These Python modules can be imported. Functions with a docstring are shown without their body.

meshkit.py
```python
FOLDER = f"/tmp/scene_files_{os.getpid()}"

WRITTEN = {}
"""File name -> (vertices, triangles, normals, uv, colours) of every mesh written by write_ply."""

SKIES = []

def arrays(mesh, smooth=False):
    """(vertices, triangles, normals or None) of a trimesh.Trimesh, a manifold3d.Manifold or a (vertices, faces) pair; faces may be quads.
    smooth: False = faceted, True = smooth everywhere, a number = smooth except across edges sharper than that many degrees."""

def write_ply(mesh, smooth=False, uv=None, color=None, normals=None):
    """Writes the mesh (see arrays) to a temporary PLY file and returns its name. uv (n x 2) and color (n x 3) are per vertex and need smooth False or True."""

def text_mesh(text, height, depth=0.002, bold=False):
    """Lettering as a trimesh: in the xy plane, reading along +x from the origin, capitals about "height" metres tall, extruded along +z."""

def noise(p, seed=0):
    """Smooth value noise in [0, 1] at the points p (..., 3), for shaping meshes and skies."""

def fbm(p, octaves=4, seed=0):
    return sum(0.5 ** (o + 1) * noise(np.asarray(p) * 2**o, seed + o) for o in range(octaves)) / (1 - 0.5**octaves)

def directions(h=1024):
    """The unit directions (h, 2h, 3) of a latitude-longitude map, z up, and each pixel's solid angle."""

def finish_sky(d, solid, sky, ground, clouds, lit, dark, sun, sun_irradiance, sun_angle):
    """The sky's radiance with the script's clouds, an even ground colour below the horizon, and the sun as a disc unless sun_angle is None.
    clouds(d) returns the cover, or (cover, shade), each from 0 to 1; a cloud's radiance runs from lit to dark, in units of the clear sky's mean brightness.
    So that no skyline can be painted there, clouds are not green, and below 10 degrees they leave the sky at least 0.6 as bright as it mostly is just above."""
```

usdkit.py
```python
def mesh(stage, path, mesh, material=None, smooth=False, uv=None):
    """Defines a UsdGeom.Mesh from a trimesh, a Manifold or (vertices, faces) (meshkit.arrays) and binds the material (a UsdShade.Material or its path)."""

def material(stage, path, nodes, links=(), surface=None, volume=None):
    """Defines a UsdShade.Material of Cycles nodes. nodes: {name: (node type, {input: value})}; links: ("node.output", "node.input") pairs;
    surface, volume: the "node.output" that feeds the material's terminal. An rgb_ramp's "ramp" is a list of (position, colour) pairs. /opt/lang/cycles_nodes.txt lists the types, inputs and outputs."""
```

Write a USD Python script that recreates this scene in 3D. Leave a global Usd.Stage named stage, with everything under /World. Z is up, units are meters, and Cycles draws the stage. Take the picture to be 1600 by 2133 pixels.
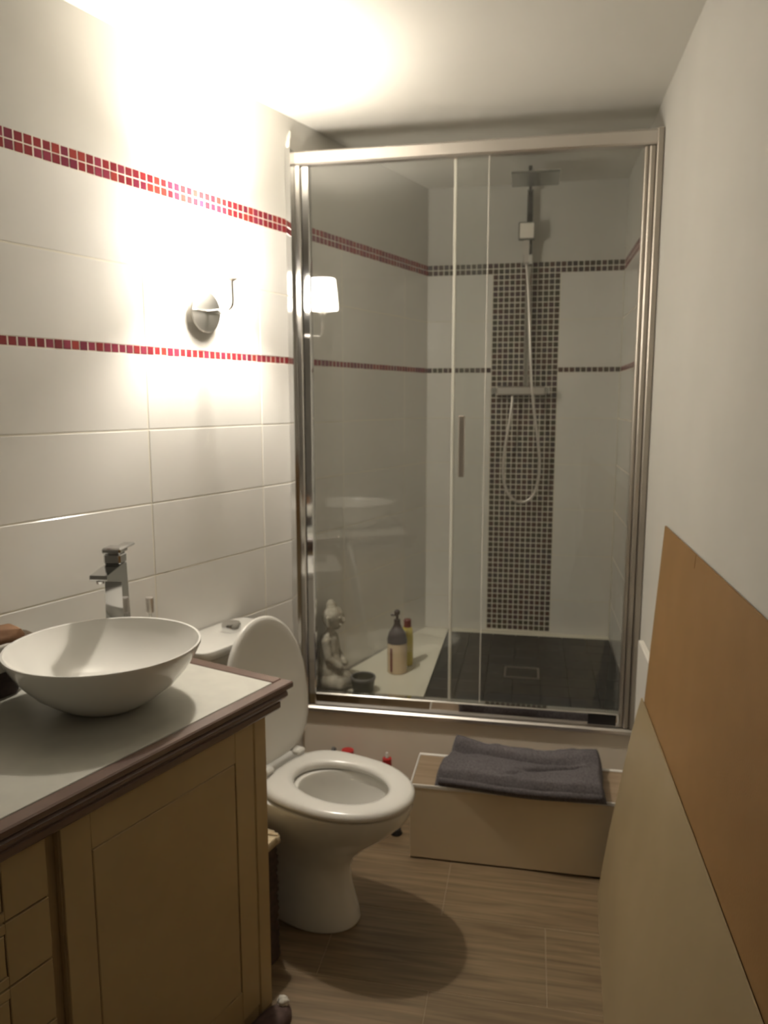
import math, random
import numpy as np, trimesh, usdkit, meshkit
import manifold3d as m3
import shapely.geometry as sg
from pxr import Usd, UsdGeom, UsdLux, Gf, Sdf, Vt, UsdShade

stage = Usd.Stage.CreateInMemory()
UsdGeom.SetStageUpAxis(stage, UsdGeom.Tokens.z)
UsdGeom.SetStageMetersPerUnit(stage, 1.0)
UsdGeom.Xform.Define(stage, '/World')
rng = random.Random(7)
nrg = np.random.default_rng(7)

# ---------------------------------------------------------------- camera (solved from the photograph's vanishing lines)
EXPOSURE = -0.1
CAM = np.array([-0.3866, -2.7159, 1.5075]); YAW, PITCH, ROLL = -0.19009, -0.14535, -0.00049
FPX = 1583.46
def camera():
    cy, sy, cp, sp = math.cos(YAW), math.sin(YAW), math.cos(PITCH), math.sin(PITCH)
    f = np.array([sy*cp, cy*cp, sp]); r = np.array([cy, -sy, 0.]); u = np.cross(r, f)
    c, s = math.cos(ROLL), math.sin(ROLL)
    r2, u2 = c*r + s*u, -s*r + c*u
    cam = UsdGeom.Camera.Define(stage, '/World/camera')
    M = Gf.Matrix4d(*r2, 0, *u2, 0, *(-f), 0, *CAM, 1)
    cam.AddTransformOp().Set(M)
    cam.CreateHorizontalApertureAttr(36.0); cam.CreateVerticalApertureAttr(36.0*2133/1600)
    cam.CreateFocalLengthAttr(FPX/1600*36.0)
    cam.CreateClippingRangeAttr(Gf.Vec2f(0.01, 50))
    cam.CreateExposureAttr(EXPOSURE)
    cam.CreateFStopAttr(11.0); cam.CreateFocusDistanceAttr(0.8)      # the phone's focus is short: everything is slightly soft
camera()
LAMP_COLOR = (1.0, 0.925, 0.81)
BULB = 2550.0      # radiance of the bulb in the wall lamp
SHADE = 78.0       # radiance of its lit glass shade

# ---------------------------------------------------------------- materials
def mat(name, nodes, links=(), surface='p.BSDF'):
    return usdkit.material(stage, '/World/Looks/' + name, nodes, links, surface=surface)
def plain(name, col, rough=.5, metal=0., spec=.5, **kw):
    return mat(name, {'p': ('principled_bsdf', dict(base_color=col, roughness=rough, metallic=metal, specular_ior_level=spec, **kw))})
def noisy(name, c1, c2, scale, rough=.5, bump=0., bscale=None, detail=3., stretch=None, spec=.5, metal=0.):
    n = {'t': ('texture_coordinate', {}), 'm': ('mapping', {'scale': stretch or (1, 1, 1)}),
         'n': ('noise_texture', {'scale': scale, 'detail': detail}),
         'r': ('rgb_ramp', {'ramp': [(.3, c1), (.7, c2)]}),
         'p': ('principled_bsdf', {'roughness': rough, 'specular_ior_level': spec, 'metallic': metal})}
    l = [('t.object', 'm.vector'), ('m.vector', 'n.vector'), ('n.fac', 'r.fac'), ('r.color', 'p.base_color')]
    if bump:
        n['b'] = ('bump', {'strength': 1.0, 'distance': bump}); n['n2'] = ('noise_texture', {'scale': bscale or scale, 'detail': 4.})
        l += [('m.vector', 'n2.vector'), ('n2.fac', 'b.height'), ('b.normal', 'p.normal')]
    return mat(name, n, l)
def wood_look(name, c1, c2, rough=.45):
    n = {'t': ('texture_coordinate', {}), 'm': ('mapping', {'scale': (1.6, 26, 26)}),
         'n': ('noise_texture', {'scale': 2.2, 'detail': 6., 'distortion': .6}),
         'r': ('rgb_ramp', {'ramp': [(.3, c1), (.68, c2)]}),
         'b': ('bump', {'strength': .4, 'distance': .0006}),
         'p': ('principled_bsdf', {'roughness': rough})}
    l = [('t.object', 'm.vector'), ('m.vector', 'n.vector'), ('n.fac', 'r.fac'), ('r.color', 'p.base_color'), ('n.fac', 'b.height'), ('b.normal', 'p.normal')]
    return mat(name, n, l)

M = {}
M['paint'] = noisy('wall_paint', (.56, .545, .50), (.59, .575, .53), 3., .75, .0002, 60.)
M['ceil'] = noisy('ceiling_paint', (.66, .64, .585), (.69, .67, .615), 2., .8, .0002, 50.)
M['tile'] = noisy('white_tile_glaze', (.73, .71, .67), (.76, .74, .70), 1.2, .16, .0006, 9.)
M['grout'] = noisy('wall_grout', (.72, .68, .58), (.77, .73, .63), 30., .8)
M['shower_tile'] = M['tile']
M['red'] = [plain('red_mosaic_%d' % i, c, .18) for i, c in enumerate([(.23, .025, .030), (.19, .020, .030), (.26, .035, .030), (.17, .022, .045), (.22, .030, .055)])]
M['dark'] = [plain('brown_mosaic_%d' % i, c, .16) for i, c in enumerate([(.080, .047, .033), (.070, .050, .032), (.092, .044, .034), (.062, .048, .048), (.078, .043, .047), (.060, .053, .033)])]
M['floor'] = [wood_look('wood_look_floor_tile_%d' % i, a, b) for i, (a, b) in enumerate([((.125, .083, .041), (.235, .17, .097)), ((.117, .077, .038), (.222, .158, .088)), ((.135, .09, .046), (.25, .18, .104))])]
M['floor_grout'] = noisy('floor_grout', (.27, .215, .14), (.31, .25, .17), 40., .85)
M['step_wood'] = wood_look('step_brown_tile', (.22, .155, .095), (.32, .235, .155))
M['plinth'] = noisy('plinth_panel', (.68, .56, .39), (.72, .60, .42), 4., .45)
M['panel'] = noisy('shower_front_panel', (.82, .73, .61), (.85, .76, .64), 4., .4)
M['trim_white'] = plain('white_trim', (.78, .75, .69), .35)
M['chrome'] = plain('chrome', (.80, .80, .80), .06, 1.)
M['satin'] = plain('satin_aluminium', (.72, .68, .64), .33, 1.)
M['plate'] = plain('grey_lamp_plate', (.46, .45, .42), .30, 1.)
M['dark_pipe'] = plain('dark_chrome_pipe', (.17, .165, .16), .12, 1.)
M['head_metal'] = plain('grey_chrome', (.40, .41, .39), .22, 1.)
M['post_metal'] = plain('brushed_post', (.50, .46, .41), .36, 1.)
M['tap_metal'] = plain('tap_chrome', (.58, .58, .58), .07, 1.)
M['alu'] = plain('polished_aluminium', (.70, .68, .65), .14, 1.)
M['dark_chrome'] = plain('dark_chrome', (.62, .61, .60), .05, 1.)
M['glass'] = mat('shower_glass', {'o': ('geometry', {}), 'i': ('mix_float', {'a': 1.5, 'b': .66667}), 'f': ('fresnel', {}), 't': ('transparent_bsdf', {'color': (.985, .99, .98)}), 'g': ('glossy_bsdf', {'color': (1, 1, 1), 'roughness': .0}), 'x': ('mix_closure', {}), 'h': ('diffuse_bsdf', {'color': (.8, .8, .76)}), 'l': ('translucent_bsdf', {'color': (.8, .8, .76)}), 'hl': ('mix_closure', {'fac': .5}), 'y': ('mix_closure', {'fac': .022})},
                 [('o.backfacing', 'i.fac'), ('i.result', 'f.IOR'), ('f.fac', 'x.fac'), ('t.BSDF', 'x.closure1'), ('g.BSDF', 'x.closure2'), ('h.BSDF', 'hl.closure1'), ('l.BSDF', 'hl.closure2'), ('x.closure', 'y.closure1'), ('hl.closure', 'y.closure2')], 'y.closure')
M['seal'] = plain('clear_edge_seal', (.72, .69, .62), .3)
M['black'] = plain('black_plastic', (.012, .011, .012), .4)
M['ceramic'] = plain('white_ceramic', (.76, .745, .70), .08, coat_weight=.3, coat_roughness=.03)
M['seat_plastic'] = plain('white_seat_plastic', (.70, .685, .64), .2)
M['cream'] = noisy('cream_cabinet_paint', (.44, .325, .165), (.48, .36, .185), 6., .45)
M['counter'] = noisy('cream_laminate_counter', (.47, .46, .41), (.51, .50, .44), 25., .35)
M['mould'] = noisy('dark_wood_moulding', (.095, .052, .038), (.135, .078, .056), 5., .30, stretch=(2, 2, 20), spec=1.)
M['dark_gap'] = plain('dark_recess', (.03, .022, .015), .8)
M['brown_board'] = noisy('brown_hardboard', (.255, .14, .047), (.28, .155, .055), 8., .6, .0003, 220.)
M['beige_board'] = noisy('beige_board', (.295, .225, .125), (.32, .245, .14), 5., .5)
M['nick'] = plain('dark_nick', (.06, .03, .015), .8)
M['towel'] = noisy('grey_towel', (.085, .076, .080), (.145, .132, .136), 160., .95, .002, 400., spec=.1)
M['stone'] = noisy('pale_stone', (.20, .17, .12), (.58, .54, .46), 22., .75, .002, 50.)
M['tray'] = [noisy('slate_tray_%d' % i, a, b, 18., .5, .0008, 40.) for i, (a, b) in enumerate([((.012, .012, .010), (.026, .024, .020)), ((.010, .010, .009), (.022, .021, .018)), ((.014, .013, .012), (.030, .027, .023))])]
M['tray_grout'] = plain('tray_grout', (.055, .051, .042), .8)
M['ledge'] = noisy('shower_ledge', (.70, .67, .56), (.75, .72, .61), 4., .3)
M['wicker'] = noisy('wicker', (.42, .33, .20), (.60, .50, .34), 60., .8)
M['brown_wicker'] = noisy('brown_wicker', (.045, .030, .028), (.085, .055, .045), 60., .8)
M['liner'] = noisy('white_basket_liner', (.55, .52, .46), (.68, .65, .58), 70., .85)
M['brown_cloth'] = noisy('brown_cloth', (.11, .05, .018), (.17, .08, .03), 14., .8)
M['amber'] = plain('clear_bottle_liquid', (.60, .47, .31), .15)
M['label_dark'] = plain('dark_bottle_top', (.045, .032, .034), .35)
M['yellow'] = plain('yellow_plastic', (.52, .42, .05), .35)
M['redcap'] = plain('red_plastic_cap', (.42, .022, .022), .3)
M['maroon'] = plain('maroon_cap', (.16, .03, .02), .35)
M['white_plastic'] = plain('white_plastic', (.74, .72, .68), .3)
M['grey_plastic'] = plain('grey_plastic', (.16, .155, .15), .4)
M['bowl_dark'] = noisy('dark_glazed_bowl', (.055, .052, .035), (.10, .095, .065), 20., .3)
M['water'] = plain('toilet_water', (.34, .33, .30), .03)
M['slipper'] = noisy('dark_slipper_cloth', (.06, .035, .03), (.11, .07, .06), 40., .9)
M['shade'] = mat('lit_opal_shade', {'e': ('emission', {'color': LAMP_COLOR, 'strength': SHADE}), 'd': ('diffuse_bsdf', {'color': (.8, .78, .74)}), 'a': ('add_closure', {})}, [('e.emission', 'a.closure1'), ('d.BSDF', 'a.closure2')], 'a.closure')

# ---------------------------------------------------------------- prim helpers
used = {}
def numbered(path):
    n = used.get(path, -1) + 1; used[path] = n
    return path if n == 0 else '%s_%03d' % (path, n)
def thing(name, label, cat, loc=(0, 0, 0), rotz=0., group=None, kind=None):
    p = numbered('/World/' + name)
    x = UsdGeom.Xform.Define(stage, p); x.AddTranslateOp().Set(Gf.Vec3d(*map(float, loc)))
    if rotz: x.AddRotateZOp().Set(math.degrees(rotz))
    o = x.GetPrim()
    for k, v in (('label', label), ('category', cat), ('group', group), ('kind', kind)):
        if v: o.SetCustomDataByKey(k, v)
    return o
def obj(name, mesh, material, parent, smooth=False, label=None, kind=None):
    p = numbered(str(parent.GetPath()) + '/' + name)
    o = usdkit.mesh(stage, p, mesh, material, smooth=smooth).GetPrim()
    if label: o.SetCustomDataByKey('label', label)
    if kind: o.SetCustomDataByKey('kind', kind)
    return o

# ---------------------------------------------------------------- shape helpers
def cbox(lo, hi, c=.002):
    lo, hi = np.array(lo, float), np.array(hi, float)
    lo, hi = np.minimum(lo, hi), np.maximum(lo, hi)
    c = min(c, (hi - lo).min()*.45)
    P = []
    for sx in (0, 1):
        for sy in (0, 1):
            for sz in (0, 1):
                b = np.where([sx, sy, sz], hi, lo); d = np.where([sx, sy, sz], -1, 1)*c
                for k in range(3):
                    q = b + d; q[k] = b[k]; P.append(q)
    return trimesh.convex.convex_hull(np.array(P))
def hull(P): return trimesh.convex.convex_hull(np.asarray(P, float))
def cat(*ms): return trimesh.util.concatenate([m for m in ms])
def lathe(prof, n=48, at=(0, 0, 0)):
    m = trimesh.creation.revolve(np.array(prof, float), sections=n)
    m.apply_translation(at); return m
def loft(rings, cap0=True, cap1=True):
    """rings: list of (n,3) arrays with the same n; quads between them."""
    n = len(rings[0]); V = np.vstack(rings); F = []
    for k in range(len(rings) - 1):
        for i in range(n):
            a, b = k*n + i, k*n + (i + 1) % n
            F += [[a, b, b + n], [a, b + n, a + n]]
    extra = []
    if cap0: extra.append((0, True))
    if cap1: extra.append((len(rings) - 1, False))
    for k, flip in extra:
        c = len(V); V = np.vstack([V, rings[k].mean(0)])
        for i in range(n):
            a, b = k*n + i, k*n + (i + 1) % n
            F.append([b, a, c] if flip else [a, b, c])
    m = trimesh.Trimesh(V, F, process=False); m.merge_vertices()
    return m
def tube(pts, r, n=12, caps=True):
    pts = np.asarray(pts, float); rs = np.broadcast_to(r, len(pts))
    T = np.gradient(pts, axis=0); T /= np.linalg.norm(T, axis=1)[:, None]
    ref = np.array([0, 0, 1.]) if abs(T[0][2]) < .9 else np.array([1., 0, 0])
    u = np.cross(T[0], ref); u /= np.linalg.norm(u); rings = []
    for p, t, rr in zip(pts, T, rs):
        u = u - t*(u @ t); u /= np.linalg.norm(u); w = np.cross(t, u)
        a = np.linspace(0, 2*math.pi, n, endpoint=False)
        rings.append(p + rr*(np.cos(a)[:, None]*u + np.sin(a)[:, None]*w))
    return loft(rings, caps, caps)
def spline(pts, n=40):
    from scipy.interpolate import CubicSpline
    pts = np.asarray(pts, float); s = np.r_[0, np.cumsum(np.linalg.norm(np.diff(pts, axis=0), axis=1))]
    return CubicSpline(s, pts)(np.linspace(0, s[-1], n))
def ext(poly, h, z=0.):
    m = trimesh.creation.extrude_polygon(poly, h, engine='earcut'); m.apply_translation((0, 0, z)); return m
def egg(c, front, back, hw, n=64, p=2.0, pb=2.6):
    """Closed outline in (x out from the wall, y along it): half ellipse towards +x, squarer towards the wall."""
    t = np.linspace(0, 2*math.pi, n, endpoint=False); ct, st = np.cos(t), np.sin(t)
    e = np.where(ct >= 0, 2/p, 2/pb)
    x = np.where(ct >= 0, front, back)*np.sign(ct)*np.abs(ct)**e
    return np.stack([c + x, hw*np.sign(st)*np.abs(st)**e], 1)
def at_z(o, z): return np.c_[o, np.full(len(o), z)]

# the tiled left wall stands oblique (19.7 degrees); things along it live in its own frame: x out of the wall, y along it, z up
TH = 0.34383; E_ = np.array([math.sin(TH), math.cos(TH)]); N_ = np.array([math.cos(TH), -math.sin(TH)]); W0 = np.array([-1.1899, 0.])
def wpt(d, a, z=0.):
    p = W0 + d*N_ + a*E_; return (float(p[0]), float(p[1]), float(z))
def wthing(name, label, cat_, d, a, z=0., **kw): return thing(name, label, cat_, wpt(d, a, z), -TH, **kw)

CEIL, DEPTH, XBL = 2.4595, .8865, -.8725
A1, A0, B1, B0 = 2.121, 2.0765, 1.6560, 1.6360
H = [1.4270, 1.2165, 1.0060, .7880, .5700, .3550, .1400]
MID = 1.8690
FR = -.08                                   # front of the shower enclosure

# ================================================================ SETTING
def tile_rows(zlo):
    """(bottom, top) of each course of white tiles between and below the mosaic bands"""
    zs = [(MID, A0), (B1, MID), (H[0], B0)] + [(H[i + 1], H[i]) for i in range(len(H) - 1)] + [(0., H[-1])]
    return [(max(b, zlo), t) for b, t in zs if t > zlo + .01]
G = .0022                                   # half a joint

wl = thing('wall_left', 'white tiled wall with red mosaic bands behind the basin and lamp', 'wall', (W0[0], W0[1], 0), -TH, kind='structure')
obj('backing', cbox((-.12, -3.75, -.02), (-.0008, .945, CEIL + .05), .001), M['grout'], wl)
obj('plaster', cbox((-.006, -3.75, A1 + .002), (0, .94, CEIL + .02), .001), M['paint'], wl, label='plain plaster above the upper red band')
JA = [-3.738, -3.243, -2.7475, -2.252, -1.7565, -1.2610, -.7655, -.2700, .2255, .7210, .9395]
for b, t in tile_rows(0.):
    for a, c in zip(JA[:-1], JA[1:]):
        j = rng.uniform(-.0004, .0004)
        obj('tile', cbox((-.008, a + G, b + G), (j, c - G, t - G), .0009), M['tile'], wl)
P = .0247
def mosaic_left(z0, rows):
    k = 0; a = -1.2755
    while a < .925:
        for r in range(rows):
            z = z0 + r*.0242
            obj('mosaic_tile', cbox((-.007, a + .0014, z), (rng.uniform(-.0008, .0004), a + P - .0014, z + .0218), .0007), M['red'][rng.randrange(5)], wl)
        a += P
mosaic_left(A0, 2); mosaic_left(B0, 1)
strips = [cbox((-.007, a + .0014, z), (0, a + P - .0014, z + .0218), .0015) for a in np.arange(-1.2755 - 40*P, -1.2755 - .5*P, P) for z in (A0, A0 + .0242, B0)]
obj('mosaic_tile_run', cat(*strips), M['red'][0], wl, kind='stuff')

wb = thing('wall_back', 'white tiled back wall of the shower with a dark mosaic column', 'wall', kind='structure')
obj('backing', cbox((XBL - .25, DEPTH + .0008, -.02), (.12, DEPTH + .12, CEIL + .05), .001), M['grout'], wb)
obj('plaster', cbox((XBL - .04, DEPTH, A1 + .002), (.0, DEPTH + .008, CEIL + .02), .001), M['paint'], wb, label='plain plaster above the mosaic band')
MX0, MX1 = -.574, -.274
for b, t in tile_rows(.40):
    for x0, x1 in ((XBL - .03, MX0), (MX1, 0.)):
        obj('tile', cbox((x0 + G, DEPTH + rng.uniform(-.0003, .0003), b + G), (x1 - G, DEPTH + .008, t - G), .0009), M['tile'], wb)
PB = .025; grid = []
for r in range(69):
    z = A1 - .0203 - r*.02515
    if z < .404: break
    band = r < 2 or abs(z - B0) < .0125
    for k in range(-12, 23):
        x = MX0 + k*PB
        if (0 <= k < 12 or band) and x > XBL - .01 and x + PB < .004:
            zz = z if 0 <= k < 12 or r < 2 else B0
            grid.append((r, cbox((x + .0018, DEPTH + rng.uniform(-.0006, .0006), zz), (x + PB - .0018, DEPTH + .007, zz + .0213), .0007)))
for i, (r, m) in enumerate(grid[:300]): obj('mosaic_tile', m, M['dark'][rng.randrange(6)], wb)
rest = [[] for _ in range(6)]
for r, m in grid[300:]: rest[rng.randrange(6)].append(m)
for i in range(6): obj('mosaic_field', cat(*rest[i]), M['dark'][i], wb, kind='stuff')

wr = thing('wall_right', 'plain off-white painted wall on the right of the room', 'wall', kind='structure')
obj('plaster', cbox((0, -3.4, -.02), (.12, FR + .02, CEIL + .05), .001), M['paint'], wr)
obj('backing', cbox((.0008, FR + .02, -.02), (.12, DEPTH + .12, CEIL + .05), .001), M['grout'], wr)
obj('plaster', cbox((0, FR + .02, A1 + .002), (.008, DEPTH, CEIL + .02), .001), M['paint'], wr)
for b, t in tile_rows(.40):
    for y0, y1 in ((FR + .02, .392), (.392, DEPTH)):
        obj('tile', cbox((0, y0 + G, b + G), (.008, y1 - G, t - G), .0009), M['tile'], wr)
y = FR + .025
while y + P < DEPTH:
    for z in (A0, A0 + .0242, B0):
        obj('mosaic_tile', cbox((rng.uniform(-.0004, .0006), y + .0014, z), (.007, y + P - .0014, z + .0218), .0007), M['red'][rng.randrange(5)], wr)
    y += P

wf = thing('wall_front', 'plain painted wall behind the camera', 'wall', kind='structure')
obj('plaster', cbox((-2.6, -3.52, -.02), (.12, -3.4, CEIL + .05), .001), M['paint'], wf)
ce = thing('ceiling', 'plain off-white painted ceiling', 'ceiling', kind='structure')
obj('plaster', cbox((-2.7, -3.52, CEIL), (.12, DEPTH + .12, CEIL + .1), .001), M['ceil'], ce)

fl = thing('floor', 'wood-look brown tiled floor with pale grout', 'floor', kind='structure')
obj('grout_bed', cbox((-2.7, -3.52, -.08), (.12, DEPTH + .12, -.0012), .001), M['floor_grout'], fl)
for r in range(-3, 9):
    y1 = -.0745 - .2955*(r) ; y0 = y1 - .2955
    if y1 > .1 or y0 < -3.4: continue
    off = -.608 + (.30 if r % 2 == 0 else 0.)
    for k in range(-4, 3):
        x0 = off + .6*k; x1 = x0 + .6
        if x1 < -2.45 or x0 > 0: continue
        x1c = min(x1, -.001); x0c = max(x0, -2.6)
        obj('floor_tile', cbox((x0c + .0012, max(y0, -3.39) + .0012, -.012), (x1c - .0012, y1 - .0012, 0.), .0012), M['floor'][rng.randrange(3)], fl)

tr = thing('trim_1', 'white board trim along the foot of the right wall by the shower', 'trim', kind='structure')
obj('board', cbox((-.021, -3.38, 0), (-.001, -.185, .728), .003), M['trim_white'], tr)

# ================================================================ SHOWER
sb = thing('shower_platform', 'raised shower platform with pale ledge, dark slate tray and beige front panel', 'shower tray', (0, 0, 0))
PLF = FR + .012
obj('front_panel', cbox((-1.214, PLF, 0), (-.001, PLF + .03, .345), .002), M['panel'], sb)
lp = sg.Polygon([(-1.185, PLF + .042), (-.757, PLF + .042), (-.757, DEPTH - .003), (-.874, DEPTH - .003)])
obj('ledge', ext(lp, .4056), M['ledge'], sb, label='pale ledge left of the slate tray')
obj('back_sill', cbox((-.755, .838, .0), (-.001, DEPTH - .001, .408), .004), M['ledge'], sb, label='pale strip behind the slate tray')
obj('tray', cbox((-.755, PLF + .042, .0), (-.001, .836, .3985), .002), M['tray_grout'], sb, label='dark slate shower tray')
DX0, DX1, DY0, DY1 = -.470, -.325, .255, .385
nx, ny = 7, 8
xs = np.linspace(-.752, -.003, nx + 1); ys = np.linspace(PLF + .045, .834, ny + 1)
tray = stage.GetPrimAtPath(str(sb.GetPath()) + '/tray')
for i in range(nx):
    for k in range(ny):
        x0, x1, y0, y1 = xs[i] + .0012, xs[i + 1] - .0012, ys[k] + .0012, ys[k + 1] - .0012
        if x1 > DX0 and x0 < DX1 and y1 > DY0 and y0 < DY1:
            for bx in ((x0, min(x1, DX0), y0, y1), (max(x0, DX1), x1, y0, y1), (max(x0, DX0), min(x1, DX1), y0, min(y1, DY0)), (max(x0, DX0), min(x1, DX1), max(y0, DY1), y1)):
                if bx[1] - bx[0] > .004 and bx[3] - bx[2] > .004:
                    obj('slate_tile', cbox((bx[0], bx[2], .396), (bx[1], bx[3], .4056), .001), M['tray'][rng.randrange(3)], tray)
            continue
        obj('slate_tile', cbox((x0, y0, .396), (x1, y1, .4056), .001), M['tray'][rng.randrange(3)], tray)
fr = sg.Polygon([(DX0, DY0), (DX1, DY0), (DX1, DY1), (DX0, DY1)])
obj('drain_frame', ext(fr.buffer(-.002).difference(fr.buffer(-.009)), .009, .3985), M['satin'], sb, label='thin metal frame of the square drain')
obj('drain_cover', cbox((DX0 + .011, DY0 + .011, .3985), (DX1 - .011, DY1 - .011, .4052), .001), M['tray'][1], sb)

en = thing('shower_enclosure', 'sliding glass shower enclosure with shiny metal frame', 'shower enclosure', (0, 0, 0))
Y0, Y1 = FR, FR + .042
obj('top_rail', cbox((-1.214, Y0, 2.304), (-.001, Y1, 2.350), .006), M['satin'], en)
obj('bottom_rail', hull([(x, y, z) for x in (-1.157, -.056) for y, z in ((Y0 + .006, .418), (Y0 + .016, .3685), (Y1, .418), (Y1, .3685))]), M['dark_chrome'], en)
obj('rail_lip', cbox((-1.157, Y0 + .003, .4145), (-.056, Y0 + .016, .420), .002), M['alu'], en)
obj('threshold', cbox((-1.211, Y0 - .006, .345), (-.004, Y1 + .004, .368), .006), M['satin'], en)
obj('end_cap', hull([(x, y + dy, z) for x in (-.162, -.066) for y, z in ((Y0 + .0085, .413), (Y0 + .0150, .374)) for dy in (0, -.004)]), M['black'], en, label='black end piece on the bottom rail')
# left wall channel: angled chrome flange on the tiles, then the post
def prism(poly, z0, z1):
    return ext(sg.Polygon(poly), z1 - z0, z0)
wx = lambda y: -1.1899 + .3578*y
obj('wall_profile', prism([(wx(-.112) + .0025, -.112), (wx(-.112) + .020, -.115), (-1.206, Y0 - .008), (-1.206, Y1), (wx(Y1) + .0025, Y1)], .348, 2.349), M['chrome'], en, smooth=25)
obj('post', cbox((-1.2055, Y0 - .002, .369), (-1.186, Y1, 2.303), .003), M['alu'], en)
obj('post', cbox((-1.1855, Y0 + .010, .369), (-1.158, Y1, 2.303), .003), M['chrome'], en)
obj('post', cbox((-.022, Y0 - .004, .369), (-.0012, Y1, 2.352), .003), M['post_metal'], en)
obj('post', cbox((-.042, Y0 + .004, .369), (-.0225, Y1, 2.303), .004), M['post_metal'], en)
obj('post', cbox((-.056, Y0 + .012, .369), (-.0425, Y1, 2.303), .003), M['post_metal'], en)
def pane(x0, x1, y, z0, z1, twist=0.):
    m = cbox((-(x1 - x0)/2, -.003, z0), ((x1 - x0)/2, .003, z1), .0008)
    m.apply_transform(trimesh.transformations.rotation_matrix(twist, (0, 0, 1))); m.apply_translation(((x0 + x1)/2, y, 0)); return m
obj('glass_pane', pane(-1.1575, -.546, FR + .020, .4185, 2.3035), M['glass'], en)
obj('glass_pane', pane(-.650, -.0565, FR + .0345, .4185, 2.3035), M['glass'], en)
obj('edge_seal', cbox((-.661, FR + .0285, .4205), (-.6505, FR + .0405, 2.303), .002), M['seal'], en)
obj('edge_seal', cbox((-.5455, FR + .0168, .4205), (-.5430, FR + .0232, 2.303), .0008), M['seal'], en)
hd = obj('door_handle', cbox((-.631, FR - .016, 1.246), (-.610, FR - .006, 1.457), .003), M['post_metal'], en)
for z in (1.275, 1.428): obj('handle_stud', trimesh.creation.cylinder(.005, .042, transform=trimesh.transformations.rotation_matrix(math.pi/2, (1, 0, 0)) , sections=12).apply_translation((-.6205, FR + .0135, z)), M['satin'], hd)
sl = tube(spline([wpt(.006, -.108, 2.352), wpt(.007, -.106, 2.372), wpt(.005, -.098, 2.392), wpt(.006, -.094, 2.412)], 14), [.005, .006, .008, .007, .008, .007, .006, .007, .008, .007, .006, .005, .004, .002], 10)
obj('sealant', sl, M['trim_white'], en, smooth=True, label='white blob of sealant above the left wall profile')

sc = thing('shower_column', 'chrome shower column with square overhead shower, hand shower and looped hose', 'shower', (-.415, DEPTH, 0))
L = lambda x, y, z: (x + .415, y - DEPTH, z)
rp = obj('riser_pipe', cbox(L(-.428, .832, 1.57), L(-.404, .852, 2.10), .004), M['alu'], sc)
obj('upper_pipe', cbox(L(-.4290, .832, 2.1005), L(-.4030, .850, 2.405), .003), M['dark_pipe'], sc, label='dark upper pipe')
obj('shower_arm', cat(cbox(L(-.4290, .832, 2.4055), L(-.4030, .850, 2.424), .004), cbox(L(-.4235, .489, 2.407), L(-.4085, .836, 2.4235), .003)), M['dark_pipe'], sc)
obj('wall_bracket', cbox(L(-.430, .850, 2.25), L(-.402, DEPTH - .0015, 2.28), .003), M['chrome'], sc)
hd = obj('shower_head', cbox(L(-.489, .402, 2.371), L(-.302, .598, 2.380), .003), M['head_metal'], sc)
obj('swivel', lathe([(0, 0), (.020, 0), (.020, .008), (.010, .014), (.011, .030), (0, .032)], 24, L(-.3955, .50, 2.380)), M['chrome'], hd, smooth=30)
obj('slider', cbox(L(-.441, .815, 2.100), L(-.399, .856, 2.148), .004), M['chrome'], sc)
hs = obj('hand_shower', cbox(L(-.463, .782, 2.199), L(-.391, .803, 2.276), .004), M['head_metal'], sc)
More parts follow.
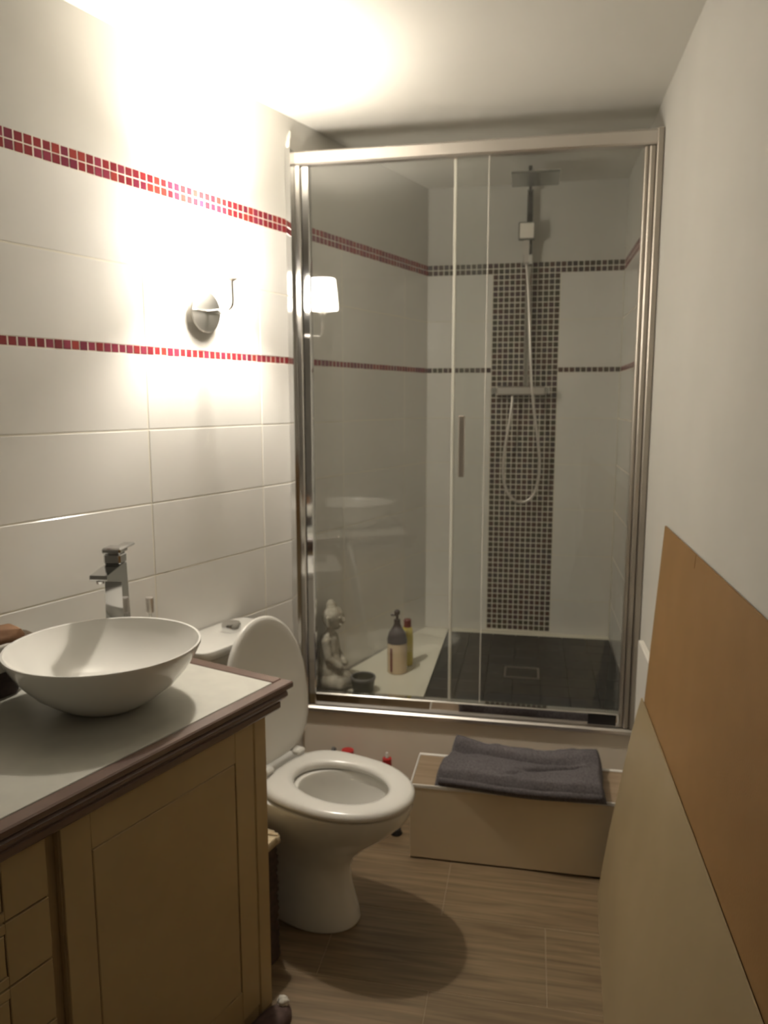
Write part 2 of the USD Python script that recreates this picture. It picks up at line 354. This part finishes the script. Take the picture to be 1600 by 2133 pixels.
obj('spray_plate', cbox(L(-.457, .7795, 2.206), L(-.397, .7825, 2.270), .001), M['alu'], hs)
obj('handle', hull(np.vstack([np.array([L(-.427 + sx*.012, .795 + sy*.009, 2.20) for sx in (-1, 1) for sy in (-1, 1)]), np.array([L(-.426 + sx*.010, .806 + sy*.008, 2.105) for sx in (-1, 1) for sy in (-1, 1)])])), M['satin'], hs)
hp = spline([L(-.426, .807, 2.106), L(-.416, .805, 2.0), L(-.404, .80, 1.82), L(-.392, .80, 1.62), L(-.372, .80, 1.44), L(-.346, .805, 1.25), L(-.352, .81, 1.13), L(-.39, .812, 1.055), L(-.435, .812, 1.045), L(-.482, .81, 1.085), L(-.506, .81, 1.17), L(-.503, .81, 1.28), L(-.483, .812, 1.42), L(-.474, .818, 1.505), L(-.4735, .822, 1.53)], 150)
obj('hose', tube(hp, .0065, 10), M['satin'], sc, smooth=True)
mx = obj('mixer', cbox(L(-.545, .800, 1.531), L(-.329, .846, 1.571), .006), M['satin'], sc)
obj('knob', cbox(L(-.566, .803, 1.534), L(-.547, .843, 1.568), .005), M['chrome'], mx); obj('knob', cbox(L(-.327, .803, 1.534), L(-.308, .843, 1.568), .005), M['chrome'], mx)
for x in (-.51, -.36): obj('wall_union', cbox(L(x - .016, .845, 1.537), L(x + .016, DEPTH - .0015, 1.565), .003), M['chrome'], mx)

# ---------------------------------------------------------------- things on the shower ledge
ZL = .4056
def blob(joints, edge=.004, it=8):
    """joints: list of ((p, r), (p, r)) bones, merged and smoothed into one surface"""
    tot = None
    for (p, r), (q, s) in joints:
        a = m3.Manifold.sphere(r, 20).translate(tuple(p)); b = m3.Manifold.sphere(s, 20).translate(tuple(q))
        h = m3.Manifold.batch_hull([a, b]); tot = h if tot is None else tot + h
    tot = tot.refine_to_length(edge); mm = tot.to_mesh()
    t = trimesh.Trimesh(mm.vert_properties[:, :3], mm.tri_verts, process=True)
    trimesh.smoothing.filter_taubin(t, iterations=it); return t
st = thing('statue', 'pale stone statue of a seated figure with topknot behind the shower glass', 'statue', (-1.116, .036, ZL), -.15)
# local x: the way it faces (to the right in the photo), y: depth
body = blob([(((-.012, 0, .055), .048), ((-.018, 0, .12), .036)), (((-.018, 0, .12), .036), ((-.016, 0, .172), .034)), (((-.016, -.026, .182), .020), ((-.016, .026, .182), .020)),
             (((-.014, 0, .19), .017), ((-.008, 0, .225), .015)),
             (((-.014, -.040, .178), .017), ((-.002, -.044, .118), .014)), (((-.002, -.044, .118), .014), ((.036, -.026, .086), .012)),
             (((-.014, .036, .178), .017), ((-.002, .040, .118), .014)), (((-.002, .040, .118), .014), ((.036, .024, .086), .012)),
             (((-.014, -.030, .030), .028), ((.040, -.040, .030), .025)), (((.040, -.040, .030), .024), ((.058, .010, .028), .020)),
             (((-.014, .026, .030), .028), ((.040, .034, .030), .025)), (((.040, .034, .030), .024), ((.056, -.010, .026), .018)),
             (((-.030, 0, .02), .020), ((.03, 0, .02), .020))])
body.apply_scale(1.06); v = body.vertices; v[:, 2] = np.maximum(v[:, 2], .0005)
obj('body', body, M['stone'], st, smooth=True)
head = blob([(((-.006, 0, .255), .036), ((-.002, 0, .268), .040)), (((.008, 0, .244), .026), ((.010, 0, .236), .020)), (((-.006, 0, .296), .024), ((-.008, 0, .311), .015)),
             (((.036, 0, .262), .006), ((.042, 0, .252), .007)), (((-.004, -.041, .268), .007), ((-.003, -.040, .236), .006)), (((-.004, .041, .268), .007), ((-.003, .040, .236), .006)),
             (((.034, -.012, .240), .004), ((.034, .012, .240), .004)), (((.032, -.016, .266), .006), ((.032, -.010, .266), .006)), (((.032, .016, .266), .006), ((.032, .010, .266), .006))], .003, 5)
head.apply_scale(1.06)
obj('head', head, M['stone'], st, smooth=True)
bw = thing('bowl', 'small dark bowl beside the statue on the shower ledge', 'bowl', (-.992, .005, ZL))
obj('body', lathe([(0, 0), (.036, 0), (.040, .004), (.046, .052), (.047, .054), (.0425, .056), (.040, .048), (.036, .020), (0, .018)], 40), M['bowl_dark'], bw, smooth=35)
obj('rim', lathe([(.0425, .050), (.048, .050), (.049, .058), (.046, .062), (.042, .060), (.0425, .050)], 40), M['grey_plastic'], bw, smooth=35)
pb = thing('pump_bottle', 'amber pump bottle with dark conical shoulder on the shower ledge', 'bottle', (-.900, .235, ZL))
obj('body', lathe([(0, 0), (.036, 0), (.040, .004), (.0405, .120), (.039, .126), (0, .127)], 40), M['amber'], pb, smooth=35)
obj('shoulder', lathe([(0, .1272), (.041, .1272), (.0405, .142), (.034, .168), (.018, .192), (.013, .205), (.013, .222), (0, .223)], 40), M['label_dark'], pb, smooth=35, label='dark conical shoulder')
obj('label_strip', prism([(-.022, -.0348), (-.013, -.0392), (-.013, -.0402), (-.0225, -.0358)], .012, .110), M['maroon'], pb)
pm = obj('pump', cat(lathe([(0, .223), (.006, .223), (.006, .243), (.011, .244), (.012, .256), (.006, .262), (0, .263)], 20), cbox((-.026, -.006, .236), (.004, .006, .246), .003)), M['label_dark'], pb, smooth=30)
yb = thing('shampoo_tube', 'yellow bottle with dark red cap standing behind the pump bottle', 'bottle', (-.872, .325, ZL))
obj('body', loft([at_z(egg(0, a, a, b, 32, 2.4, 2.4), z) for a, b, z in ((.020, .014, 0), (.0235, .017, .006), (.024, .017, .10), (.022, .015, .155), (.018, .013, .166))]), M['yellow'], yb, smooth=40)
obj('cap', lathe([(0, .1662), (.0155, .1662), (.0155, .196), (.013, .199), (0, .199)], 24), M['maroon'], yb, smooth=35)

# ================================================================ WALL LAMP
lm = wthing('wall_lamp', 'lit wall lamp with round metal plate, curved arm and glass shade', 'lamp', 0, -.542, 1.772)
Rx = trimesh.transformations.rotation_matrix(math.pi/2, (0, 1, 0))
pl = lathe([(0, .018), (.058, .018), (.0615, .0205), (.060, .024), (.040, .0265), (0, .028)], 56); pl.apply_transform(Rx)
obj('wall_plate', pl, M['plate'], lm, smooth=40)
mt = lathe([(0, .0008), (.030, .0008), (.030, .0176), (0, .0178)], 40); mt.apply_transform(Rx); obj('mount', mt, M['plate'], lm, smooth=40)
obj('cross_bar', tube([(.0275, -.058, 0), (.0295, 0, .0005), (.0275, .058, 0)], .0032, 10), M['chrome'], lm, smooth=True)
arm = [(.026, 0, 0), (.05, 0, 0), (.095, 0, 0)] + [(.103 + .024*math.sin(t), 0, .024 - .024*math.cos(t)) for t in np.linspace(.1, 1.55, 7)] + [(.127, 0, .05), (.127, 0, .082)]
obj('arm', tube(spline(arm, 40), .0042, 12), M['chrome'], lm, smooth=True)
obj('cup', lathe([(0, .080), (.006, .080), (.015, .086), (.016, .094), (.012, .096), (0, .097)], 24, (.127, 0, 0)), M['satin'], lm, smooth=35)
obj('bulb_socket', lathe([(0, .097), (.012, .097), (.012, .128), (0, .129)], 20, (.127, 0, 0)), M['white_plastic'], lm, smooth=35)
for k in range(3):
    t = k*2.094 + .5
    obj('shade_wire', tube([(.127 + .010*math.cos(t), .010*math.sin(t), .0945), (.127 + .035*math.cos(t), .035*math.sin(t), .104), (.127 + .0605*math.cos(t), .0605*math.sin(t), .1115)], .0013, 6), M['chrome'], lm)
obj('shade', lathe([(.062, .110), (.065, .110), (.0635, .145), (.059, .195), (.054, .234), (.051, .234), (.056, .195), (.0605, .145), (.062, .110)], 56, (.127, 0, 0)), M['shade'], lm, smooth=35)
lt = UsdLux.SphereLight.Define(stage, str(lm.GetPath()) + '/bulb')
lt.CreateRadiusAttr(.022); lt.CreateIntensityAttr(BULB); lt.CreateColorAttr(Gf.Vec3f(*LAMP_COLOR)); lt.CreateNormalizeAttr(False)
lt.AddTranslateOp().Set(Gf.Vec3d(.127, 0, .175))

# ================================================================ VANITY
VD, VA = .30, -1.44
vn = wthing('vanity_cabinet', 'cream vanity cabinet with pale worktop and dark wood moulding', 'cabinet', VD, VA, 0)
V = lambda d, a, z: (d - VD, a - VA, z)
AL, AR, DF = -1.955, -.945, .552
def vbox(d0, d1, a0, a1, z0, z1, c=.002): return cbox(V(d0, a0, z0), V(d1, a1, z1), c)
obj('carcass', vbox(.012, DF - .022, AL, AR, 0, .782), M['cream'], vn)
obj('stile', vbox(DF - .0215, DF, -.992, AR, 0, .782, .004), M['cream'], vn)
obj('stile', vbox(DF - .0215, DF, AL, AL + .02, 0, .782, .004), M['cream'], vn)
obj('kickboard', vbox(DF - .0215, DF - .004, -1.512, -.993, 0, .030), M['cream'], vn)
def panelled(name, a0, a1, z0, z1, fw, fz):
    d0, d1 = DF - .0205, DF + .001
    p = obj(name, vbox(d0, d1 - .008, a0, a1, z0, z1, .001), M['cream'], vn)
    for q in ((a0, a0 + fw, z0, z1), (a1 - fw, a1, z0, z1), (a0 + fw, a1 - fw, z0, z0 + fz), (a0 + fw, a1 - fw, z1 - fz, z1)):
        obj('frame_rail', vbox(d1 - .0078, d1, *q, .0012), M['cream'], p)
    b = .0035
    hl = lambda k, d: [V(d, a, z) for a in (a0 + fw + k, a1 - fw - k) for z in (z0 + fz + k, z1 - fz - k)]
    obj('panel', hull(hl(.0022, d1 - .0079) + hl(.0022, d1 - .0022) + hl(.0042, d1 - .0006)), M['cream'], p)
panelled('door', -1.510, -.995, .034, .770, .062, .078)
for k in range(6):
    z1 = .772 - k*.118; panelled('drawer', AL + .022, -1.540, z1 - .114, z1, .082, .018)
TD, TA0, TA1 = .6085, AL - .03, -.9085
obj('worktop', vbox(.001, TD - .036, TA0 + .034, TA1 - .036, .818, .850, .001), M['counter'], vn, label='pale laminate worktop')
for name, i0, z0, z1, c in (('moulding', 0, .834, .8500, .003), ('moulding', .006, .808, .8338, .010), ('moulding', .020, .7825, .8078, .007)):
    o, k = i0, .0345
    d1, a0, a1 = TD - o, TA0 + o, TA1 - o
    parts = [vbox(TD - k - (.0 if i0 == 0 else .03), d1, a0, a1, z0, z1, c), vbox(.001, TD - k - .0005, a1 - (k - o) - (.0 if i0 == 0 else .03), a1, z0, z1, c), vbox(.001, TD - k - .0005, a0, a0 + (k - o), z0, z1, c)]
    obj(name, cat(*parts), M['mould'], vn, label='dark wood edge moulding' if i0 == 0 else None)

bs = wthing('basin', 'round white vessel basin standing on the worktop', 'basin', .335, -1.222, .8505)
prof = [(0, 0), (.082, 0), (.088, .004), (.112, .018), (.148, .046), (.178, .080), (.197, .112), (.2055, .130), (.2045, .1345), (.200, .134), (.190, .112), (.170, .080), (.140, .048), (.100, .024), (.050, .014), (0, .0125)]
pr = np.array(prof); obj('bowl', lathe(pr, 96), M['ceramic'], bs, smooth=40)
obj('drain', lathe([(0, .0128), (.030, .0135), (.031, .0165), (.026, .019), (0, .020)], 32), M['chrome'], bs, smooth=35)

fc = wthing('faucet', 'tall chrome basin tap behind the white basin', 'tap', .150, -1.028, .8505)
ang = math.atan2(-.09, .045)               # towards the basin's centre
def fbx(x0, x1, y0, y1, z0, z1, c=.003, tilt=0.):
    m = cbox((x0, y0, z0), (x1, y1, z1), c)
    if tilt: m.apply_transform(trimesh.transformations.rotation_matrix(tilt, (0, 1, 0), (0, 0, (z0 + z1)/2)))
    m.apply_transform(trimesh.transformations.rotation_matrix(ang, (0, 0, 1))); return m
def ftap(rings):
    m = hull([(x*s, y*t, z) for s, t, z in rings for x in (-1, 1) for y in (-1, 1)]); m.apply_transform(trimesh.transformations.rotation_matrix(ang, (0, 0, 1))); return m
obj('body', ftap([(.0215, .0235, 0), (.0225, .0245, .012), (.0195, .0215, .10), (.0185, .0205, .254), (.0175, .0195, .2565)]), M['tap_metal'], fc)
sp0 = hull([(x, y, z) for y in (-.0215, .0215) for x, z in ((-.016, .206), (-.016, .256), (.020, .256), (.020, .214), (.098, .234), (.100, .238), (.098, .247))])
sp0.apply_transform(trimesh.transformations.rotation_matrix(ang, (0, 0, 1))); obj('spout', sp0, M['tap_metal'], fc)
obj('aerator', lathe([(0, 0), (.009, 0), (.010, .006), (0, .007)], 20, (.09*math.cos(ang), .09*math.sin(ang), .2265)), M['tap_metal'], fc, smooth=35)
obj('cartridge', fbx(-.020, .022, -.0215, .0215, .2568, .283, .004), M['tap_metal'], fc)
obj('lever', fbx(-.024, .026, -.0240, .0240, .2835, .2985, .004), M['tap_metal'], fc)

obj('lever_handle', fbx(-.092, -.0245, -.0150, .0150, .2860, .2935, .003), M['tap_metal'], fc)

lr = wthing('pull_knob', 'small chrome cylinder knob on a rod beside the tap', 'knob', .168, -.941, .8505)
obj('rod', lathe([(0, 0), (.010, 0), (.010, .003), (.0035, .006), (.0035, .111), (0, .1115)], 20), M['chrome'], lr, smooth=35)
obj('knob', lathe([(0, .1116), (.0090, .1116), (.0105, .114), (.0105, .150), (.0090, .152), (0, .1525)], 28), M['satin'], lr, smooth=35)

bk = wthing('basket', 'dark woven basket with white liner behind the left of the basin', 'basket', .07, -1.42, .8505)
def rrect(hx, hy, z, n=48, p=7.): return at_z(egg(0, hx, hx, hy, n, p, p), z)
rings = [rrect(.044 + .012*z/.1 + .0012*(k % 2), .140 + .048*z/.1 + .0012*(k % 2), z) for k, z in enumerate(np.linspace(0, .1, 22))]
obj('weave', loft(rings + [rrect(.050, .180, .1), rrect(.044, .165, .02)]), M['brown_wicker'], bk, smooth=30)
lin = [rrect(.0575, .178, .060), rrect(.0585, .190, .085), rrect(.0600, .197, .116), rrect(.054, .192, .122), rrect(.046, .176, .100), rrect(.044, .168, .060)]
for r in lin: r[:, 2] += .003*np.sin(np.arange(len(r))*1.7)
obj('liner', loft(lin, False, True), M['liner'], bk, smooth=50, label='white fabric liner folded over the rim')
cl = [np.c_[egg(0, .043*q, .043*q, .174*q, 48, 6, 6), np.full(48, z)] for q, z in ((.96, .098), (.99, .126), (.96, .140), (.6, .150), (.1, .152))]
for i, r in enumerate(cl): r[:, 2] += .004*np.sin(np.arange(48)*.9 + i)
obj('contents', loft(cl), M['brown_cloth'], bk, smooth=60, label='brown cloth in the basket')

# ================================================================ TOILET
TA = -.593
to = wthing('toilet', 'white toilet with raised lid beside the vanity', 'toilet', .42, TA, 0)
sx = .42
def ring(c, fr_, bk_, hw, z, n=72, p=2.0, pb=2.8): return at_z(egg(c - sx, fr_, bk_, hw, n, p, pb), z)
outer = [ring(.43, .145, .165, .100, 0), ring(.43, .148, .168, .104, .006), ring(.43, .140, .165, .098, .04), ring(.425, .128, .165, .088, .10), ring(.425, .122, .170, .081, .155), ring(.43, .130, .190, .085, .20),
         ring(.45, .165, .230, .108, .255), ring(.475, .210, .265, .140, .31), ring(.495, .238, .285, .162, .36), ring(.50, .246, .292, .170, .392), ring(.50, .244, .290, .168, .402), ring(.50, .238, .284, .162, .4055)]
inner = [ring(.545, .150, .150, .112, .4055, pb=2.), ring(.545, .146, .146, .108, .398, pb=2.), ring(.543, .138, .140, .104, .37, pb=2.), ring(.535, .118, .122, .092, .31, pb=2.), ring(.520, .080, .085, .066, .268, pb=2.), ring(.512, .058, .058, .052, .250, pb=2.), ring(.508, .048, .048, .044, .21, pb=2.), ring(.50, .036, .036, .034, .170, pb=2.)]
obj('bowl', loft(outer + inner), M['ceramic'], to, smooth=45)
obj('water', loft([ring(.5085, .0495, .0495, .0455, .2235, pb=2.), ring(.5085, .050, .050, .046, .2245, pb=2.)]), M['water'], to)
deck = [at_z(egg(.14 - sx, .16, .125, w, 48, 6, 6), z) for w, z in ((.10, .24), (.125, .33), (.15, .385), (.152, .400), (.148, .4035))]
obj('deck', loft(deck), M['ceramic'], to, smooth=40)
# seat ring
so = lambda k, z: at_z(egg(.525 - sx, .224 - k, .208 - k, .172 - k, 80, 2.05, 3.2), z)
si = lambda k, z: at_z(egg(.532 - sx, .140 + k, .152 + k, .104 + k, 80, 2.05, 2.05), z)
obj('seat', loft([si(.004, .4060), so(.008, .4060), so(.001, .412), so(0, .418), so(.004, .4275), so(.014, .4325), so(.03, .434), si(.022, .434), si(.008, .4305), si(.001, .423), si(0, .415), si(.004, .4060)], False, False), M['seat_plastic'], to, smooth=50)
def lid_ring(k, y, dish=0.):
    o = egg(.222, .218 - k, .214 - k, .178 - k, 80, 2.05, 3.0)      # x: up the lid, y: across
    return np.c_[np.full(80, y), o[:, 1], o[:, 0]]
lidm = loft([lid_ring(.010, .0), lid_ring(.002, .002), lid_ring(0, .008), lid_ring(.003, .014), lid_ring(.012, .017), lid_ring(.03, .0155), lid_ring(.08, .0105), lid_ring(.15, .009)])
lidm.apply_transform(trimesh.transformations.rotation_matrix(-.155, (0, 1, 0))); lidm.apply_translation((.296 - sx, 0, .4355))
lidm.invert() if lidm.volume < 0 else None
obj('lid', lidm, M['seat_plastic'], to, smooth=50, label='raised toilet lid')
for s in (-1, 1):
    obj('hinge', cat(cbox((.305 - sx, s*.075 - .018, .4337), (.335 - sx, s*.075 + .018, .450), .005), cbox((.290 - sx, s*.075 - .012, .438), (.318 - sx, s*.075 + .012, .452), .004)), M['seat_plastic'], to)
ck = lambda hx, hy, z: at_z(egg(.098 - sx, hx, hx, hy, 56, 6., 6.), z)
obj('cistern', loft([ck(.078, .150, .404), ck(.082, .158, .42), ck(.087, .168, .60), ck(.089, .172, .765), ck(.086, .169, .770)]), M['ceramic'], to, smooth=40)
li = obj('cistern_lid', loft([ck(.090, .173, .7705), ck(.094, .178, .774), ck(.0955, .180, .786), ck(.092, .177, .797), ck(.080, .165, .801), ck(.04, .09, .8025)]), M['ceramic'], to, smooth=40)
obj('flush_button', lathe([(0, .8015), (.029, .8015), (.030, .803), (.030, .824), (.027, .829), (.018, .8285), (0, .827)], 36, (.105 - sx, .028, 0)), M['chrome'], li, smooth=35)

# ================================================================ BESIDE THE TOILET
wk = wthing('wicker_bin', 'slim wicker bin between the vanity and the toilet', 'bin', .32, -.860, 0)
wr_ = [rrect(.148 + .0025*(k % 2), .0615 + .003*(k % 2) + .003*math.sin(k*.9), z, 56, 8.) for k, z in enumerate(np.linspace(0, .335, 36))]
obj('weave', loft(wr_ + [rrect(.138, .055, .335, 56, 8.), rrect(.130, .050, .05, 56, 8.)]), M['brown_wicker'], wk, smooth=30)
cv = [rrect(.153, .069, .3355, 56, 8.), rrect(.155, .071, .345, 56, 8.), rrect(.150, .067, .3555, 56, 8.), rrect(.08, .03, .360, 56, 8.)]
for r in cv: r[:, 2] += .003*np.sin(np.arange(56)*1.3); r[:, 1] += .003*np.sin(np.arange(56)*2.1)
cv[0][:, 2] = np.maximum(cv[0][:, 2], .3356)
obj('lid', loft(cv), M['wicker'], wk, smooth=40, label='pale woven lid')

def cleaner(name, label, x, y, hgt, r, body, capm, capr, caph, tip=None):
    t = thing(name, label, 'bottle', (x, y, 0))
    h0 = hgt - caph
    obj('body', lathe([(0, 0), (r, 0), (r*1.04, .004), (r*1.04, h0*.72), (r*.8, h0*.88), (capr*.8, h0*.96), (capr*.75, h0 - .0002), (0, h0)], 32), body, t, smooth=35)
    obj('cap', lathe([(0, h0 + .0002), (capr, h0 + .0002), (capr*1.02, h0 + caph*.2), (capr*.93, h0 + caph*.95), (0, h0 + caph)], 28), capm, t, smooth=35)
    if tip: obj('tip', lathe([(0, hgt + .0002), (capr*.4, hgt + .0002), (capr*.25, hgt + tip), (0, hgt + tip + .001)], 20), M['white_plastic'], t, smooth=35)
cleaner('cleaner_bottle', 'white bottle with wide red cap behind the toilet', -1.026, -.115, .222, .030, M['white_plastic'], M['redcap'], .025, .045)
cleaner('cleaner_bottle', 'red bottle with small white tip behind the toilet near the step', -.876, -.115, .205, .028, M['redcap'], M['redcap'], .018, .075, .018)
cleaner('cleaner_tub', 'low white bottle between the two red capped ones behind the toilet', -.945, -.120, .188, .024, M['white_plastic'], M['white_plastic'], .018, .03)
br = thing('toilet_brush', 'dark grey brush handle standing behind the toilet seat', 'brush', (-1.094, -.135, 0))
obj('holder', lathe([(0, 0), (.036, 0), (.038, .004), (.034, .10), (.030, .10), (.030, .012), (0, .010)], 32), M['grey_plastic'], br, smooth=35)
obj('handle', tube([(0, 0, .0102), (.001, 0, .12), (.006, 0, .20), (.022, 0, .232)], [.007, .006, .007, .009], 12), M['grey_plastic'], br, smooth=True)
dp = thing('rubber_plug', 'small dark object on the floor between toilet bowl and step', 'plug', (-.815, -.268, 0))
obj('stopper', lathe([(0, 0), (.020, 0), (.022, .004), (.018, .020), (.008, .024), (0, .025)], 28), M['black'], dp, smooth=35)
sp_ = wthing('slipper', 'dark slipper with white tuft at the front corner of the vanity', 'slipper', .602, -1.030, 0)
sw = lambda o: o[:, ::-1]
obj('sole', loft([at_z(sw(egg(0, .085, .10, .036, 40)), z) for z in (0, .012)]), M['slipper'], sp_)
obj('upper', loft([np.c_[sw(egg(0, .084*q, .10*q, .035*q, 40)), np.full(40, z)] for q, z in ((1, .0122), (.98, .022), (.8, .034), (.4, .040))]), M['slipper'], sp_, smooth=50)
tuft = trimesh.creation.icosphere(3, .014); tuft.vertices *= (1 + .5*(meshkit.noise(tuft.vertices*160, 3) - .5))[:, None]; tuft.apply_translation((-.004, .066, .038))
obj('tuft', tuft, M['liner'], sp_, smooth=True, label='white tuft')

# ================================================================ STEP AND TOWEL
SX0, SX1, SY0, SY1, SZ = -.746, -.035, -.402, -.172, .263
sp = thing('step', 'beige step with brown tiled top and white edges below the shower', 'step', (SX0, SY0, 0))
S = lambda x, y, z: (x - SX0, y - SY0, z)
obj('front_panel', cbox(S(SX0 + .001, SY0 + .001, .006), S(SX1 - .001, SY0 + .016, SZ - .012), .001), M['plinth'], sp)
obj('side_panel', cbox(S(SX0 + .001, SY0 + .0165, 0), S(SX0 + .016, SY1 - .001, SZ - .012), .001), M['plinth'], sp)
obj('side_panel', cbox(S(SX1 - .016, SY0 + .0165, 0), S(SX1 - .001, SY1 - .001, SZ - .012), .001), M['plinth'], sp)
obj('back_panel', cbox(S(SX0 + .0165, SY1 - .016, 0), S(SX1 - .0165, SY1 - .001, SZ - .012), .001), M['plinth'], sp)
obj('top_tile', cbox(S(SX0 + .005, SY0 + .005, SZ - .0118), S(SX1 - .005, SY1 - .014, SZ - .0015), .001), M['step_wood'], sp, label='brown wood-look tile on the step')
for nm, q in (('edge_trim', (SX0, SX1, SY0, SY0 + .0045)), ('edge_trim', (SX0, SX0 + .0045, SY0 + .005, SY1 - .014)), ('edge_trim', (SX1 - .0045, SX1, SY0 + .005, SY1 - .014)), ('edge_trim', (SX0, SX1, SY1 - .0135, SY1))):
    obj(nm, cbox(S(q[0], q[2], SZ - .0118), S(q[1], q[3], SZ), .001), M['trim_white'], sp)

tw = thing('towel', 'folded dark grey towel lying on the step', 'towel', (-.385, -.285, SZ))
nu, nv = 120, 56
U, Vv = np.meshgrid(np.linspace(-1, 1, nu), np.linspace(-1, 1, nv), indexing='ij')
def towel_xy(u, v):
    back = -.145 + .010*u - .022*np.clip(1 - abs(u - .15)/.6, 0, 1)          # back edge sags in the middle
    front = -.405 - .022*np.exp(-((u - .1)/.7)**2) - .008*u
    y = front + (back - front)*(v + 1)/2
    x = -.385 + u*(.272 - .018*(v + 1)/2) + .010*np.sin(v*2.2)
    return x + .385, y + .285
X, Yy = towel_xy(U, Vv)
edge = np.clip((1 - np.abs(U))/.06, 0, 1)**.5*np.clip((1 - np.abs(Vv))/.16, 0, 1)**.5
hgt = .050 + .010*np.exp(-((Vv + .45)/.35)**2) - .046*np.exp(-((Vv - .36 + .10*U)/.13)**2)*np.clip(1.25 - abs(U + .1)*.95, 0, 1) + .012*np.exp(-((Vv - .8)/.22)**2)*(.4 + .6*U**2)
hgt += -.030*np.exp(-((Vv + .25 - .62*(U - .25))/.09)**2)*np.clip((U + .1)/.3, 0, 1)*np.clip((1 - U)/.3, 0, 1)
hgt += .012*np.exp(-((U - .8)/.2)**2 - ((Vv - .45)/.3)**2) + .016*np.exp(-((U + .95)/.25)**2 - ((Vv - .9)/.4)**2)
hgt += .016*(meshkit.fbm(np.stack([U*4, Vv*2, 0*U], -1), 3, 5) - .5) - .012*np.exp(-((Vv + .62 - .9*(U + .05))/.06)**2)*np.clip(1 - abs(U + .05)/.22, 0, 1)
Z = .0005 + np.maximum(hgt, .010)*edge
top = np.stack([X, Yy, Z + 0.0], -1).reshape(-1, 3); bot = np.stack([X, Yy, np.full_like(Z, .0004)], -1).reshape(-1, 3)
idx = np.arange(nu*nv).reshape(nu, nv); F = []
q0, q1, q2, q3 = idx[:-1, :-1].ravel(), idx[1:, :-1].ravel(), idx[1:, 1:].ravel(), idx[:-1, 1:].ravel()
F = np.vstack([np.c_[q0, q1, q2], np.c_[q0, q2, q3], np.c_[q0, q2, q1] + nu*nv, np.c_[q0, q3, q2] + nu*nv])
obj('cloth', trimesh.Trimesh(np.vstack([top, bot]), F, process=False), M['towel'], tw, smooth=True)
fold = [np.c_[X[i, 2] + 0*np.array([0]), Yy[i, 2], .020] for i in range(0, nu, 3)]
obj('folded_edge', tube(np.array([[X[i, 0], Yy[i, 0] + .012, .0155] for i in range(3, nu - 3, 4)]), .0145, 12), M['towel'], tw, smooth=True)

# ================================================================ BOARDS AGAINST THE RIGHT WALL
bb = thing('hardboard_sheet', 'orange brown board leaning against the right wall', 'board', (-.04, -1.45, 0))
BY0, BY1 = -.490, -2.45
xa = lambda z: -.0085 - .0700*(1.158 - z)/1.158
def slab(y0, y1, z0, z1, t=.004):
    return hull([(xa(z) + .04 + s, yy + 1.45, z) for yy in (y0, y1) for z in (z0, z1) for s in (0, t)])
ny_ = -.905
obj('sheet', cat(slab(BY0, ny_ - .00, 0, 1.158), slab(ny_ - .0045, BY1, 0, 1.158), slab(ny_, ny_ - .0045, 0, 1.126)), M['brown_board'], bb)
be = thing('laminate_sheet', 'bowed beige board leaning in front of the orange brown board', 'board', (-.11, -1.40, 0))
prof = spline([(-.0460, .641), (-.067, .54), (-.099, .342), (-.122, .192), (-.143, .022), (-.1455, 0.)], 26)
rows = []
for yy in np.linspace(-.474, -2.40, 30):
    bow = .034*math.sin(min(1., max(0., (-.474 - yy)/.9))*math.pi/2)
    r = [(x - bow*(1 - z/.641)**1.6*1. + .11, yy + 1.40, z) for x, z in prof] + [(x + .003 - bow*(1 - z/.641)**1.6 + .11, yy + 1.40, z) for x, z in prof[::-1]]
    rows.append(np.array(r))
bm = loft(rows); 
if bm.volume < 0: bm.invert()
obj('sheet', bm, M['beige_board'], be, smooth=30)
